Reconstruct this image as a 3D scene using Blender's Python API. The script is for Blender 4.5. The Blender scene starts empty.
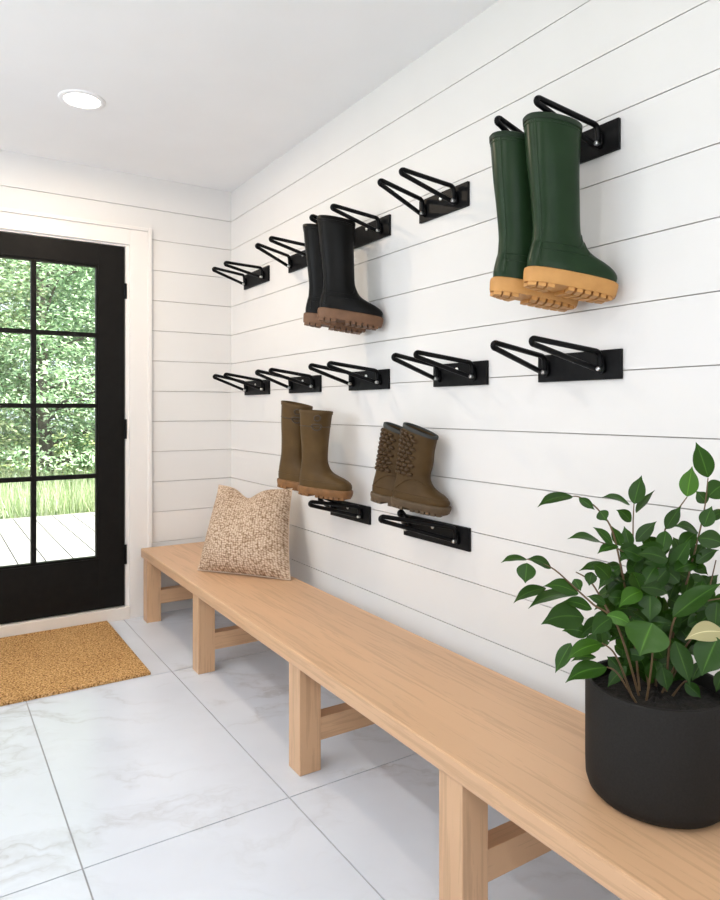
import bpy, bmesh, math, random
import numpy as np
from mathutils import Vector, Matrix

SC = bpy.context.scene
COL = SC.collection
PI = math.pi

# ------------------------------------------------------------------ camera
EYE = 1.19                      # eye height (m)
FPX = 674.0                     # focal length in pixels at 720x900
YAW = math.radians(32.688)      # turned to the right of the room's long axis
cam_d = bpy.data.cameras.new('camera')
cam = bpy.data.objects.new('camera', cam_d)
COL.objects.link(cam)
cam.location = (0, 0, EYE)
cam.rotation_euler = (PI / 2, 0, -YAW)
cam_d.sensor_fit = 'VERTICAL'
cam_d.sensor_height = 36.0
cam_d.sensor_width = 28.8
cam_d.lens = 36.0 * FPX / 900.0
cam_d.shift_y = -(450.0 - 409.2) / 900.0
cam_d.clip_start = 0.05
SC.camera = cam

# ------------------------------------------------------------------ exposure, sky, sun, daylight
SC.view_settings.view_transform = 'Standard'
SC.view_settings.look = 'None'
SC.view_settings.gamma = 1.0
SC.view_settings.use_curve_mapping = False
SC.view_settings.exposure = 0.0

world = bpy.data.worlds.new('sky')
SC.world = world
world.use_nodes = True
bg = world.node_tree.nodes['Background']
bg.inputs[0].default_value = (0.80, 0.90, 1.0, 1)
bg.inputs[1].default_value = 2.6

sun_d = bpy.data.lights.new('sun', 'SUN')
sun_d.energy = 23
sun_d.angle = math.radians(1.0)
sun_d.color = (1.0, 0.95, 0.86)
sun = bpy.data.objects.new('sun', sun_d)
COL.objects.link(sun)
sun.rotation_euler = Vector((-0.62, 0.30, -0.75)).to_track_quat('-Z', 'Y').to_euler()


def area(name, loc, direction, sx, sy, power, color):
    d = bpy.data.lights.new(name, 'AREA')
    d.shape = 'RECTANGLE'
    d.size = sx
    d.size_y = sy
    d.energy = power
    d.color = color
    o = bpy.data.objects.new(name, d)
    COL.objects.link(o)
    o.location = loc
    o.rotation_euler = Vector(direction).to_track_quat('-Z', 'Y').to_euler()
    return o


# added area lamps at unseen openings, tilted up to brighten the ceiling
area('window_daylight', (-1.98, 2.0, 1.72), (1, 0, 0.85), 3.0, 1.25, 30, (0.93, 0.965, 1.0))
area('window_daylight', (-0.55, -2.28, 1.7), (0, 1, 0.8), 2.3, 1.4, 14, (0.98, 0.985, 1.0))

# ------------------------------------------------------------------ helpers
W = 1.583       # right wall plane
YD = 3.947      # door wall plane
XL = -1.9       # left wall
YB = -2.2       # back wall
HC = 2.536      # ceiling
S_, C_ = math.sin(YAW), math.cos(YAW)


def at(px, py, d):
    """point of the room lying at depth d along the sight line of a spot in the photograph"""
    k = (px - 360) / FPX
    w = (409.2 - py) / FPX
    return Vector(((C_ * k + S_) * d, (C_ - S_ * k) * d, EYE + w * d))


def tag(o, label=None, cat=None, group=None, kind=None):
    if label: o['label'] = label
    if cat: o['category'] = cat
    if group: o['group'] = group
    if kind: o['kind'] = kind
    return o


def empty(name, loc=(0, 0, 0), rot=None):
    o = bpy.data.objects.new(name, None)
    o.empty_display_size = 0.05
    COL.objects.link(o)
    o.location = loc
    if rot is not None:
        o.rotation_mode = 'QUATERNION'
        o.rotation_quaternion = rot
    return o


class MB:
    """collects shapes of ONE part"""
    def __init__(s):
        s.v, s.f = [], []

    def add(s, vs, fs):
        n = len(s.v)
        s.v += [tuple(v) for v in vs]
        s.f += [tuple(i + n for i in f) for f in fs]

    def box(s, x0, x1, y0, y1, z0, z1):
        s.add([(x0, y0, z0), (x1, y0, z0), (x1, y1, z0), (x0, y1, z0),
               (x0, y0, z1), (x1, y0, z1), (x1, y1, z1), (x0, y1, z1)],
              [(3, 2, 1, 0), (4, 5, 6, 7), (0, 1, 5, 4), (1, 2, 6, 5), (2, 3, 7, 6), (3, 0, 4, 7)])

    def prism(s, poly, z0, z1):
        n = len(poly)
        vs = [(p[0], p[1], z0) for p in poly] + [(p[0], p[1], z1) for p in poly]
        fs = [tuple(range(n - 1, -1, -1)), tuple(range(n, 2 * n))]
        fs += [(i, (i + 1) % n, n + (i + 1) % n, n + i) for i in range(n)]
        s.add(vs, fs)

    def rings(s, rings, cap0=True, cap1=True):
        n = len(rings[0])
        base = len(s.v)
        for r in rings:
            s.v += [tuple(p) for p in r]
        for k in range(len(rings) - 1):
            a, b = base + k * n, base + (k + 1) * n
            for i in range(n):
                j = (i + 1) % n
                s.f.append((a + i, a + j, b + j, b + i))
        if cap0: s.f.append(tuple(base + i for i in range(n - 1, -1, -1)))
        if cap1: s.f.append(tuple(base + (len(rings) - 1) * n + i for i in range(n)))

    def tube(s, pts, r, n=10, closed=False):
        pts = [Vector(p) for p in pts]
        m = len(pts)
        rad = r if isinstance(r, (list, tuple)) else [r] * m
        t0 = (pts[1] - pts[0]).normalized()
        ref = Vector((0, 0, 1)) if abs(t0.z) < 0.9 else Vector((1, 0, 0))
        u = t0.cross(ref).normalized()
        rings = []
        for i in range(m):
            if closed:
                t = (pts[(i + 1) % m] - pts[i - 1]).normalized()
            else:
                t = (pts[min(i + 1, m - 1)] - pts[max(i - 1, 0)]).normalized()
            u = (u - t * u.dot(t)).normalized()
            v = t.cross(u)
            rings.append([pts[i] + (u * math.cos(2 * PI * k / n) + v * math.sin(2 * PI * k / n)) * rad[i] for k in range(n)])
        if closed:
            rings.append(rings[0])
            s.rings(rings, False, False)
        else:
            s.rings(rings)

    def build(s, name, mat, parent=None, smooth=None, bevel=0):
        me = bpy.data.meshes.new(name)
        me.from_pydata(s.v, [], s.f)
        me.validate()
        bm = bmesh.new()
        bm.from_mesh(me)
        bmesh.ops.recalc_face_normals(bm, faces=bm.faces)
        if bevel:
            bmesh.ops.bevel(bm, geom=bm.edges[:], offset=bevel, segments=2, profile=0.6, affect='EDGES')
        bm.to_mesh(me)
        bm.free()
        if smooth is not None:
            me.shade_smooth()
            me.set_sharp_from_angle(angle=math.radians(smooth))
        if mat: me.materials.append(mat)
        o = bpy.data.objects.new(name, me)
        COL.objects.link(o)
        if parent: o.parent = parent
        return o


def catmull(pts, per=8):
    pts = [Vector(p) for p in pts]
    out = []
    n = len(pts)
    for i in range(n - 1):
        p0, p1, p2, p3 = pts[max(i - 1, 0)], pts[i], pts[i + 1], pts[min(i + 2, n - 1)]
        for k in range(per):
            t = k / per
            out.append(0.5 * ((2 * p1) + (p2 - p0) * t + (2 * p0 - 5 * p1 + 4 * p2 - p3) * t * t + (3 * p1 - p0 - 3 * p2 + p3) * t ** 3))
    out.append(pts[-1])
    return out


def rounded_path(pts, r, n=6):
    """polyline with rounded corners"""
    pts = [Vector(p) for p in pts]
    out = [pts[0]]
    for i in range(1, len(pts) - 1):
        a = (pts[i - 1] - pts[i]); b = (pts[i + 1] - pts[i])
        ra = min(r, a.length * 0.45); rb = min(r, b.length * 0.45)
        p0 = pts[i] + a.normalized() * ra; p2 = pts[i] + b.normalized() * rb
        for k in range(n + 1):
            t = k / n
            out.append(p0 * (1 - t) ** 2 + pts[i] * 2 * t * (1 - t) + p2 * t * t)
    out.append(pts[-1])
    return out


# ------------------------------------------------------------------ materials
def mat(name, color, rough=0.5, metal=0.0, spec=0.5):
    m = bpy.data.materials.new(name)
    m.use_nodes = True
    b = m.node_tree.nodes['Principled BSDF']
    b.inputs['Base Color'].default_value = (*color, 1)
    b.inputs['Roughness'].default_value = rough
    b.inputs['Metallic'].default_value = metal
    b.inputs['Specular IOR Level'].default_value = spec
    return m


def N(m, kind, **kw):
    n = m.node_tree.nodes.new(kind)
    for k, v in kw.items():
        if k in n.inputs: n.inputs[k].default_value = v
        else: setattr(n, k, v)
    return n


def L(m, a, b): m.node_tree.links.new(a, b)


def bsdf(m): return m.node_tree.nodes['Principled BSDF']


def coords(m, scale, src='Object', rot=(0, 0, 0)):
    tc = N(m, 'ShaderNodeTexCoord')
    mp = N(m, 'ShaderNodeMapping')
    mp.inputs['Scale'].default_value = scale
    mp.inputs['Rotation'].default_value = rot
    L(m, tc.outputs[src], mp.inputs['Vector'])
    return mp.outputs['Vector']


def ramp(m, fac, stops):
    r = N(m, 'ShaderNodeValToRGB')
    cr = r.color_ramp
    while len(cr.elements) < len(stops): cr.elements.new(0.5)
    for e, (p, c) in zip(cr.elements, stops):
        e.position = p
        e.color = (*c, 1) if len(c) == 3 else c
    L(m, fac, r.inputs['Fac'])
    return r.outputs['Color']


def bump(m, height, strength, dist=0.002):
    b = N(m, 'ShaderNodeBump')
    b.inputs['Strength'].default_value = strength
    b.inputs['Distance'].default_value = dist
    L(m, height, b.inputs['Height'])
    L(m, b.outputs['Normal'], bsdf(m).inputs['Normal'])


def noisy(name, c1, c2, scale, rough=0.5, bstr=0.0, bdist=0.001, metal=0.0, spec=0.5, detail=4, src='Object', sc3=(1, 1, 1)):
    m = mat(name, c1, rough, metal, spec)
    v = coords(m, sc3, src)
    n = N(m, 'ShaderNodeTexNoise', Scale=scale, Detail=detail)
    L(m, v, n.inputs['Vector'])
    L(m, ramp(m, n.outputs['Fac'], [(0.3, c1), (0.7, c2)]), bsdf(m).inputs['Base Color'])
    if bstr: bump(m, n.outputs['Fac'], bstr, bdist)
    return m


M = {}
M['wall'] = noisy('painted_boards', (0.755, 0.737, 0.717), (0.775, 0.757, 0.737), 3, 0.45, spec=0.35)
M['groove'] = mat('groove_backing', (0.45, 0.41, 0.385), 0.8)
M['ceiling'] = noisy('ceiling_paint', (0.90, 0.90, 0.905), (0.92, 0.92, 0.925), 4, 0.8)
M['trim'] = mat('trim_paint', (0.80, 0.765, 0.735), 0.35)
M['sill'] = noisy('sill_paint', (0.74, 0.66, 0.58), (0.80, 0.73, 0.66), 8, 0.4)
M['grout'] = mat('grout', (0.36, 0.36, 0.37), 0.8)


def marble():
    m = mat('marble_tile', (0.8, 0.8, 0.8), 0.22, 0, 0.5)
    v = coords(m, (1, 1, 1), 'Object', (0, 0, 0.5))
    warp = N(m, 'ShaderNodeTexNoise', Scale=1.7, Detail=5, Roughness=0.6)
    L(m, v, warp.inputs['Vector'])
    mx = N(m, 'ShaderNodeMix', data_type='RGBA')
    mx.inputs[0].default_value = 0.34
    L(m, v, mx.inputs[6]); L(m, warp.outputs['Color'], mx.inputs[7])
    st = N(m, 'ShaderNodeMapping')
    st.inputs['Scale'].default_value = (1.0, 3.0, 1.0)
    st.inputs['Rotation'].default_value = (0, 0, 0.15)
    L(m, mx.outputs[2], st.inputs['Vector'])
    n1 = N(m, 'ShaderNodeTexNoise', Scale=1.9, Detail=7, Roughness=0.55)
    L(m, st.outputs['Vector'], n1.inputs['Vector'])
    a = N(m, 'ShaderNodeMath', operation='SUBTRACT'); a.inputs[1].default_value = 0.5
    L(m, n1.outputs['Fac'], a.inputs[0])
    ab = N(m, 'ShaderNodeMath', operation='ABSOLUTE')
    L(m, a.outputs[0], ab.inputs[0])
    vein = ramp(m, ab.outputs[0], [(0.0, (1, 1, 1)), (0.012, (0.5, 0.5, 0.5)), (0.05, (0, 0, 0))])
    patch = N(m, 'ShaderNodeTexNoise', Scale=1.3, Detail=2)
    L(m, v, patch.inputs['Vector'])
    pr = ramp(m, patch.outputs['Fac'], [(0.42, (0.06, 0.06, 0.06)), (0.66, (1, 1, 1))])
    mul = N(m, 'ShaderNodeMath', operation='MULTIPLY')
    L(m, vein, mul.inputs[0]); L(m, pr, mul.inputs[1])
    m2 = N(m, 'ShaderNodeMath', operation='MULTIPLY'); m2.inputs[1].default_value = 0.55
    L(m, mul.outputs[0], m2.inputs[0])
    base = N(m, 'ShaderNodeTexNoise', Scale=2.5, Detail=4)
    L(m, v, base.inputs['Vector'])
    bc = ramp(m, base.outputs['Fac'], [(0.3, (0.655, 0.69, 0.76)), (0.7, (0.725, 0.76, 0.83))])
    fin = N(m, 'ShaderNodeMix', data_type='RGBA')
    L(m, m2.outputs[0], fin.inputs[0]); L(m, bc, fin.inputs[6])
    fin.inputs[7].default_value = (0.40, 0.39, 0.39, 1)
    L(m, fin.outputs[2], bsdf(m).inputs['Base Color'])
    return m


M['marble'] = marble()


def wood(name, axis, light=(0.575, 0.355, 0.205), dark=(0.455, 0.268, 0.145), rough=0.42, planks=0):
    m = mat(name, light, rough)
    sc = [12.0, 12.0, 12.0]
    sc[axis] = 0.8
    v = coords(m, tuple(sc))
    n0 = N(m, 'ShaderNodeTexNoise', Scale=1.2, Detail=2)
    L(m, v, n0.inputs['Vector'])
    n1 = N(m, 'ShaderNodeTexNoise', Scale=3.0, Detail=8, Roughness=0.65, Distortion=0.6)
    L(m, v, n1.inputs['Vector'])
    sc2 = [110.0, 110.0, 110.0]
    sc2[axis] = 3.5
    v2 = coords(m, tuple(sc2))
    n2 = N(m, 'ShaderNodeTexNoise', Scale=1.0, Detail=3)
    L(m, v2, n2.inputs['Vector'])
    mx = N(m, 'ShaderNodeMath', operation='MULTIPLY_ADD')
    L(m, n2.outputs['Fac'], mx.inputs[0]); mx.inputs[1].default_value = 0.75
    L(m, n1.outputs['Fac'], mx.inputs[2])
    ad = N(m, 'ShaderNodeMath', operation='MULTIPLY_ADD')
    L(m, n0.outputs['Fac'], ad.inputs[0]); ad.inputs[1].default_value = 0.35
    L(m, mx.outputs[0], ad.inputs[2])
    col = ramp(m, ad.outputs[0], [(0.62, dark), (1.0, light), (1.35, tuple(min(1, c * 1.08) for c in light))])
    if planks:
        tc = N(m, 'ShaderNodeTexCoord')
        sx = N(m, 'ShaderNodeSeparateXYZ')
        L(m, tc.outputs['Object'], sx.inputs[0])
        fl = N(m, 'ShaderNodeMath', operation='MULTIPLY'); fl.inputs[1].default_value = 1 / planks
        L(m, sx.outputs[0], fl.inputs[0])
        f2 = N(m, 'ShaderNodeMath', operation='FLOOR'); L(m, fl.outputs[0], f2.inputs[0])
        wn = N(m, 'ShaderNodeTexWhiteNoise', noise_dimensions='1D')
        L(m, f2.outputs[0], wn.inputs['W'])
        hv = N(m, 'ShaderNodeHueSaturation')
        mr = N(m, 'ShaderNodeMapRange'); mr.inputs[3].default_value = 0.90; mr.inputs[4].default_value = 1.08
        L(m, wn.outputs['Value'], mr.inputs[0]); L(m, mr.outputs[0], hv.inputs['Value'])
        L(m, col, hv.inputs['Color'])
        col = hv.outputs['Color']
    L(m, col, bsdf(m).inputs['Base Color'])
    bump(m, ad.outputs[0], 0.12, 0.001)
    return m


M['oak_top'] = wood('oak_bench_top', 1, planks=0.11)
M['oak_leg'] = wood('oak_leg', 2)
M['oak_rail'] = wood('oak_rail', 0)
M['door_paint'] = noisy('black_door_paint', (0.008, 0.0072, 0.0066), (0.011, 0.010, 0.009), 30, 0.42, spec=0.1)
M['steel'] = mat('black_steel', (0.0035, 0.0035, 0.004), 0.36, 0.0, 0.12)
M['plate'] = noisy('black_plate', (0.0055, 0.0055, 0.006), (0.009, 0.009, 0.0095), 60, 0.42, spec=0.1)
M['screw'] = mat('bright_screw', (0.75, 0.75, 0.74), 0.28, 1.0)
M['green'] = noisy('green_rubber', (0.0115, 0.029, 0.0105), (0.016, 0.037, 0.0142), 14, 0.30, spec=0.16)
M['green_rim'] = mat('green_rim', (0.012, 0.026, 0.012), 0.45, 0, 0.25)
M['gum'] = noisy('gum_sole', (0.50, 0.235, 0.062), (0.60, 0.30, 0.085), 20, 0.55, 0.15)
M['black'] = noisy('black_rubber', (0.003, 0.003, 0.0026), (0.0055, 0.0048, 0.004), 12, 0.33, spec=0.12)
M['dark_gum'] = noisy('dark_gum_sole', (0.13, 0.058, 0.024), (0.19, 0.09, 0.04), 25, 0.6, 0.15)
M['olive'] = noisy('olive_brown_rubber', (0.072, 0.040, 0.0135), (0.104, 0.061, 0.022), 11, 0.46, 0.1, spec=0.14)
M['olive_dark'] = mat('olive_dark_detail', (0.05, 0.030, 0.014), 0.5)
M['amber_sole'] = noisy('amber_sole', (0.13, 0.055, 0.014), (0.24, 0.105, 0.028), 30, 0.55, 0.15)
M['brown'] = noisy('brown_rubber', (0.060, 0.033, 0.0105), (0.086, 0.049, 0.018), 12, 0.46, 0.1, spec=0.14)
M['brown_sole'] = noisy('brown_sole', (0.065, 0.038, 0.016), (0.10, 0.062, 0.028), 30, 0.6, 0.15)
M['brown_dark'] = mat('brown_bubbles', (0.058, 0.031, 0.0115), 0.38, 0, 0.25)
M['grey_trim'] = mat('grey_trim', (0.042, 0.043, 0.04), 0.6, 0, 0.2)
M['lining'] = mat('boot_lining', (0.012, 0.011, 0.010), 0.9)
M['pot'] = noisy('charcoal_stoneware', (0.0185, 0.0168, 0.0155), (0.0245, 0.0226, 0.021), 260, 0.62, 0.2, 0.0006, detail=6, spec=0.1)
M['soil'] = noisy('potting_soil', (0.004, 0.003, 0.002), (0.016, 0.011, 0.007), 60, 0.95, 1.0, 0.01)
M['stem'] = noisy('plant_stem', (0.10, 0.055, 0.025), (0.16, 0.10, 0.045), 40, 0.6)
M['trunk'] = noisy('tree_bark', (0.10, 0.08, 0.065), (0.17, 0.14, 0.115), 14, 0.9, 0.5, 0.01)
M['deck'] = noisy('pale_deck_board', (0.215, 0.21, 0.20), (0.25, 0.245, 0.235), 5, 0.7, sc3=(6, 0.6, 1))
M['lawn'] = noisy('meadow_ground', (0.16, 0.22, 0.05), (0.25, 0.30, 0.09), 6, 0.95)


def leaf_mat(name, c_lo, c_hi, rough=0.36, trans=0.12):
    m = mat(name, c_lo, rough, 0, 0.25)
    uv = N(m, 'ShaderNodeTexCoord')
    sx = N(m, 'ShaderNodeSeparateXYZ')
    L(m, uv.outputs['UV'], sx.inputs[0])
    ab = N(m, 'ShaderNodeMath', operation='SUBTRACT'); ab.inputs[1].default_value = 0.5
    L(m, sx.outputs[0], ab.inputs[0])
    a2 = N(m, 'ShaderNodeMath', operation='ABSOLUTE'); L(m, ab.outputs[0], a2.inputs[0])
    rib = ramp(m, a2.outputs[0], [(0.0, tuple(min(1, c * 1.9) for c in c_hi)), (0.022, c_hi), (0.05, c_lo)])
    oi = N(m, 'ShaderNodeObjectInfo')
    hv = N(m, 'ShaderNodeHueSaturation')
    mr = N(m, 'ShaderNodeMapRange'); mr.inputs[3].default_value = 0.75; mr.inputs[4].default_value = 1.3
    L(m, oi.outputs['Random'], mr.inputs[0]); L(m, mr.outputs[0], hv.inputs['Value'])
    L(m, rib, hv.inputs['Color'])
    L(m, hv.outputs['Color'], bsdf(m).inputs['Base Color'])
    # side veins
    ma = N(m, 'ShaderNodeMath', operation='MULTIPLY_ADD'); ma.inputs[1].default_value = -0.55
    L(m, a2.outputs[0], ma.inputs[0]); L(m, sx.outputs[1], ma.inputs[2])
    sn = N(m, 'ShaderNodeMath', operation='MULTIPLY'); sn.inputs[1].default_value = 60
    L(m, ma.outputs[0], sn.inputs[0])
    s2 = N(m, 'ShaderNodeMath', operation='SINE'); L(m, sn.outputs[0], s2.inputs[0])
    bump(m, s2.outputs[0], 0.12, 0.0004)
    if trans:
        b = bsdf(m)
        tr = N(m, 'ShaderNodeBsdfTranslucent')
        tr.inputs['Color'].default_value = (c_hi[0] * 2.2, c_hi[1] * 2.2, c_hi[2] * 1.2, 1)
        ms = N(m, 'ShaderNodeMixShader'); ms.inputs[0].default_value = trans
        out = m.node_tree.nodes['Material Output']
        L(m, b.outputs[0], ms.inputs[1]); L(m, tr.outputs[0], ms.inputs[2]); L(m, ms.outputs[0], out.inputs['Surface'])
    return m


M['leaf'] = leaf_mat('green_leaf', (0.017, 0.055, 0.0045), (0.034, 0.092, 0.009))
M['leaf_young'] = leaf_mat('young_leaf', (0.036, 0.105, 0.008), (0.060, 0.150, 0.014))
M['leaf_pale'] = leaf_mat('pale_leaf', (0.42, 0.38, 0.20), (0.50, 0.46, 0.26), 0.5)


def foliage_mat(name, a, b, c):
    m = mat(name, a, 0.6)
    g = N(m, 'ShaderNodeNewGeometry')
    col = ramp(m, g.outputs['Random Per Island'], [(0.0, a), (0.5, b), (1.0, c)])
    L(m, col, bsdf(m).inputs['Base Color'])
    tr = N(m, 'ShaderNodeBsdfTranslucent')
    L(m, col, tr.inputs['Color'])
    ms = N(m, 'ShaderNodeMixShader'); ms.inputs[0].default_value = 0.35
    out = m.node_tree.nodes['Material Output']
    L(m, bsdf(m).outputs[0], ms.inputs[1]); L(m, tr.outputs[0], ms.inputs[2]); L(m, ms.outputs[0], out.inputs['Surface'])
    return m


M['fol_a'] = foliage_mat('summer_foliage', (0.22, 0.38, 0.19), (0.42, 0.58, 0.36), (0.70, 0.79, 0.62))
M['fol_b'] = foliage_mat('yellow_green_foliage', (0.32, 0.44, 0.20), (0.55, 0.64, 0.38), (0.82, 0.81, 0.62))
M['fol_c'] = foliage_mat('deep_foliage', (0.18, 0.33, 0.16), (0.32, 0.49, 0.29), (0.56, 0.69, 0.50))
M['grass'] = foliage_mat('tall_grass', (0.20, 0.31, 0.12), (0.36, 0.46, 0.24), (0.70, 0.72, 0.58))


def glass_mat():
    m = bpy.data.materials.new('clear_glass')
    m.use_nodes = True
    nt = m.node_tree
    nt.nodes.clear()
    out = nt.nodes.new('ShaderNodeOutputMaterial')
    tr = nt.nodes.new('ShaderNodeBsdfTransparent')
    gl = nt.nodes.new('ShaderNodeBsdfGlossy'); gl.inputs['Roughness'].default_value = 0.02
    fr = nt.nodes.new('ShaderNodeFresnel'); fr.inputs['IOR'].default_value = 1.45
    mx = nt.nodes.new('ShaderNodeMixShader')
    nt.links.new(fr.outputs[0], mx.inputs[0]); nt.links.new(tr.outputs[0], mx.inputs[1])
    nt.links.new(gl.outputs[0], mx.inputs[2]); nt.links.new(mx.outputs[0], out.inputs[0])
    return m


M['glass'] = glass_mat()


def emit(name, color, strength):
    m = mat(name, color, 0.5)
    bsdf(m).inputs['Emission Color'].default_value = (*color, 1)
    bsdf(m).inputs['Emission Strength'].default_value = strength
    return m


M['lamp'] = emit('lamp_diffuser', (1.0, 0.95, 0.88), 6.0)


def coir():
    m = mat('coir', (0.4, 0.2, 0.08), 0.95, 0, 0.1)
    v = coords(m, (1, 1, 1))
    n = N(m, 'ShaderNodeTexVoronoi', Scale=120.0)
    L(m, v, n.inputs['Vector'])
    n2 = N(m, 'ShaderNodeTexNoise', Scale=150, Detail=3)
    L(m, v, n2.inputs['Vector'])
    n3 = N(m, 'ShaderNodeTexNoise', Scale=4, Detail=2)
    L(m, v, n3.inputs['Vector'])
    ad = N(m, 'ShaderNodeMath', operation='MULTIPLY_ADD'); ad.inputs[1].default_value = -0.5
    L(m, n.outputs['Distance'], ad.inputs[0]); L(m, n2.outputs['Fac'], ad.inputs[2])
    a3 = N(m, 'ShaderNodeMath', operation='MULTIPLY_ADD'); a3.inputs[1].default_value = 0.12
    L(m, n3.outputs['Fac'], a3.inputs[0]); L(m, ad.outputs[0], a3.inputs[2])
    L(m, ramp(m, a3.outputs[0], [(0.06, (0.16, 0.075, 0.026)), (0.30, (0.54, 0.30, 0.112)), (0.56, (0.78, 0.51, 0.25))]), bsdf(m).inputs['Base Color'])
    bump(m, a3.outputs[0], 1.0, 0.006)
    return m


M['coir'] = coir()


def woven():
    m = mat('woven_wool', (0.6, 0.45, 0.33), 0.95, 0, 0.1)
    v = coords(m, (1, 1, 1), 'UV')
    nz = N(m, 'ShaderNodeTexNoise', Scale=9, Detail=2)
    L(m, v, nz.inputs['Vector'])
    mx = N(m, 'ShaderNodeMix', data_type='RGBA'); mx.inputs[0].default_value = 0.02
    L(m, v, mx.inputs[6]); L(m, nz.outputs['Color'], mx.inputs[7])
    mp = N(m, 'ShaderNodeMapping'); mp.inputs['Scale'].default_value = (38, 58, 1)
    mp.inputs['Rotation'].default_value = (0, 0, 0.0)
    L(m, mx.outputs[2], mp.inputs['Vector'])
    vo = N(m, 'ShaderNodeTexVoronoi', Scale=1.0, Randomness=0.5)
    L(m, mp.outputs[0], vo.inputs['Vector'])
    c = ramp(m, vo.outputs['Distance'], [(0.0, (0.74, 0.61, 0.48)), (0.40, (0.56, 0.42, 0.31)), (0.70, (0.24, 0.15, 0.09))])
    L(m, c, bsdf(m).inputs['Base Color'])
    iv = N(m, 'ShaderNodeMath', operation='SUBTRACT'); iv.inputs[0].default_value = 1.0
    L(m, vo.outputs['Distance'], iv.inputs[1])
    bump(m, iv.outputs[0], 0.8, 0.004)
    return m


M['woven'] = woven()
M['linen'] = noisy('cream_linen', (0.66, 0.56, 0.44), (0.74, 0.65, 0.53), 120, 0.95, 0.2, 0.0008)

M['piping'] = noisy('wool_edge', (0.52, 0.40, 0.30), (0.64, 0.50, 0.38), 150, 0.95, 0.3, 0.001)

# ------------------------------------------------------------------ structure
LINES = [0.063 + 0.176 * k for k in range(15)]
GAP = 0.0030


def boards(name, plane, a0, a1, holes=(), flip=1):
    """shiplap wall: plane ('x', value) or ('y', value); boards stacked in z between the grooves"""
    mb = MB()
    ax, p = plane
    zs = [0.0] + [z for z in LINES if z < HC - 0.02] + [HC]
    for i in range(len(zs) - 1):
        z0 = zs[i] + (GAP / 2 if i else 0)
        z1 = zs[i + 1] - (GAP / 2 if i < len(zs) - 2 else 0)
        spans = [(a0, a1, z0, z1)]
        for (h0, h1, hz0, hz1) in holes:
            new = []
            for (s0, s1, q0, q1) in spans:
                if q1 <= hz0 or q0 >= hz1 or s1 <= h0 or s0 >= h1:
                    new.append((s0, s1, q0, q1)); continue
                if s0 < h0: new.append((s0, h0, q0, q1))
                if s1 > h1: new.append((h1, s1, q0, q1))
                if q0 < hz0: new.append((max(s0, h0), min(s1, h1), q0, hz0))
                if q1 > hz1: new.append((max(s0, h0), min(s1, h1), hz1, q1))
            spans = new
        for (s0, s1, q0, q1) in spans:
            if ax == 'x': mb.box(min(p, p + flip * 0.014), max(p, p + flip * 0.014), s0, s1, q0, q1)
            else: mb.box(s0, s1, min(p, p + flip * 0.014), max(p, p + flip * 0.014), q0, q1)
    o = mb.build(name, M['wall'])
    tag(o, kind='structure')
    # the backing behind the boards
    bk = MB()
    spans = [(a0 - (0.13 if ax == 'x' else 0), a1 + (0.13 if ax == 'x' else 0), 0.0, HC)]
    for (h0, h1, hz0, hz1) in holes:
        new = []
        for (s0, s1, q0, q1) in spans:
            new += [(s0, h0, q0, q1), (h1, s1, q0, q1)]
            if hz0 > q0: new.append((h0, h1, q0, hz0))
            if hz1 < q1: new.append((h0, h1, hz1, q1))
        spans = new
    for (s0, s1, q0, q1) in spans:
        lo, hi = sorted((p + flip * 0.010, p + flip * 0.13))
        if ax == 'x': bk.box(lo, hi, s0, s1, q0, q1)
        else: bk.box(s0, s1, lo, hi, q0, q1)
    b = bk.build('wall_backing', M['groove'], o)
    return o


DX0, DX1, DZ = -0.02, 0.968, 2.125
boards('wall_right', ('x', W), YB, YD, flip=1)
boards('wall_door_side', ('y', YD), XL, W, holes=[(DX0, DX1, 0.0, DZ)], flip=1)
boards('wall_left', ('x', XL), YB, YD, holes=[(0.5, 3.5, 1.05, 2.38)], flip=-1)
boards('wall_rear', ('y', YB), XL, W, holes=[(-1.7, 0.6, 0.95, 2.42)], flip=-1)
mb = MB(); mb.box(XL - 0.13, W + 0.13, YB - 0.13, YD + 0.13, HC, HC + 0.12)
tag(mb.build('ceiling', M['ceiling']), kind='structure')

# floor: long marble tiles with grout
mb = MB(); mb.box(XL - 0.13, W + 0.13, YB - 0.13, YD + 0.13, -0.12, -0.0035)
fl = tag(mb.build('floor', M['grout']), kind='structure')
tl = MB()
g = 0.0022
xs = [0.338 + 0.595 * k for k in range(-5, 4)]
ys = [3.036 + 1.18 * k for k in range(-5, 2)]
for i in range(len(xs) - 1):
    for j in range(len(ys) - 1):
        x0, x1 = max(xs[i] + g, XL), min(xs[i + 1] - g, W)
        y0, y1 = max(ys[j] + g, YB), min(ys[j + 1] - g, YD + 0.02)
        if x1 > x0 and y1 > y0: tl.box(x0, x1, y0, y1, -0.004, 0.0)
tl.build('marble_tiles', M['marble'], fl)

# casing round the door
mb = MB()
cy = YD - 0.016
mb.box(DX1, 1.083, cy, YD + 0.002, 0.0, 2.225)
mb.box(-0.135, DX0, cy, YD + 0.002, 0.0, 2.225)
mb.box(DX0, DX1, cy, YD + 0.002, DZ, 2.225)
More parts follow.
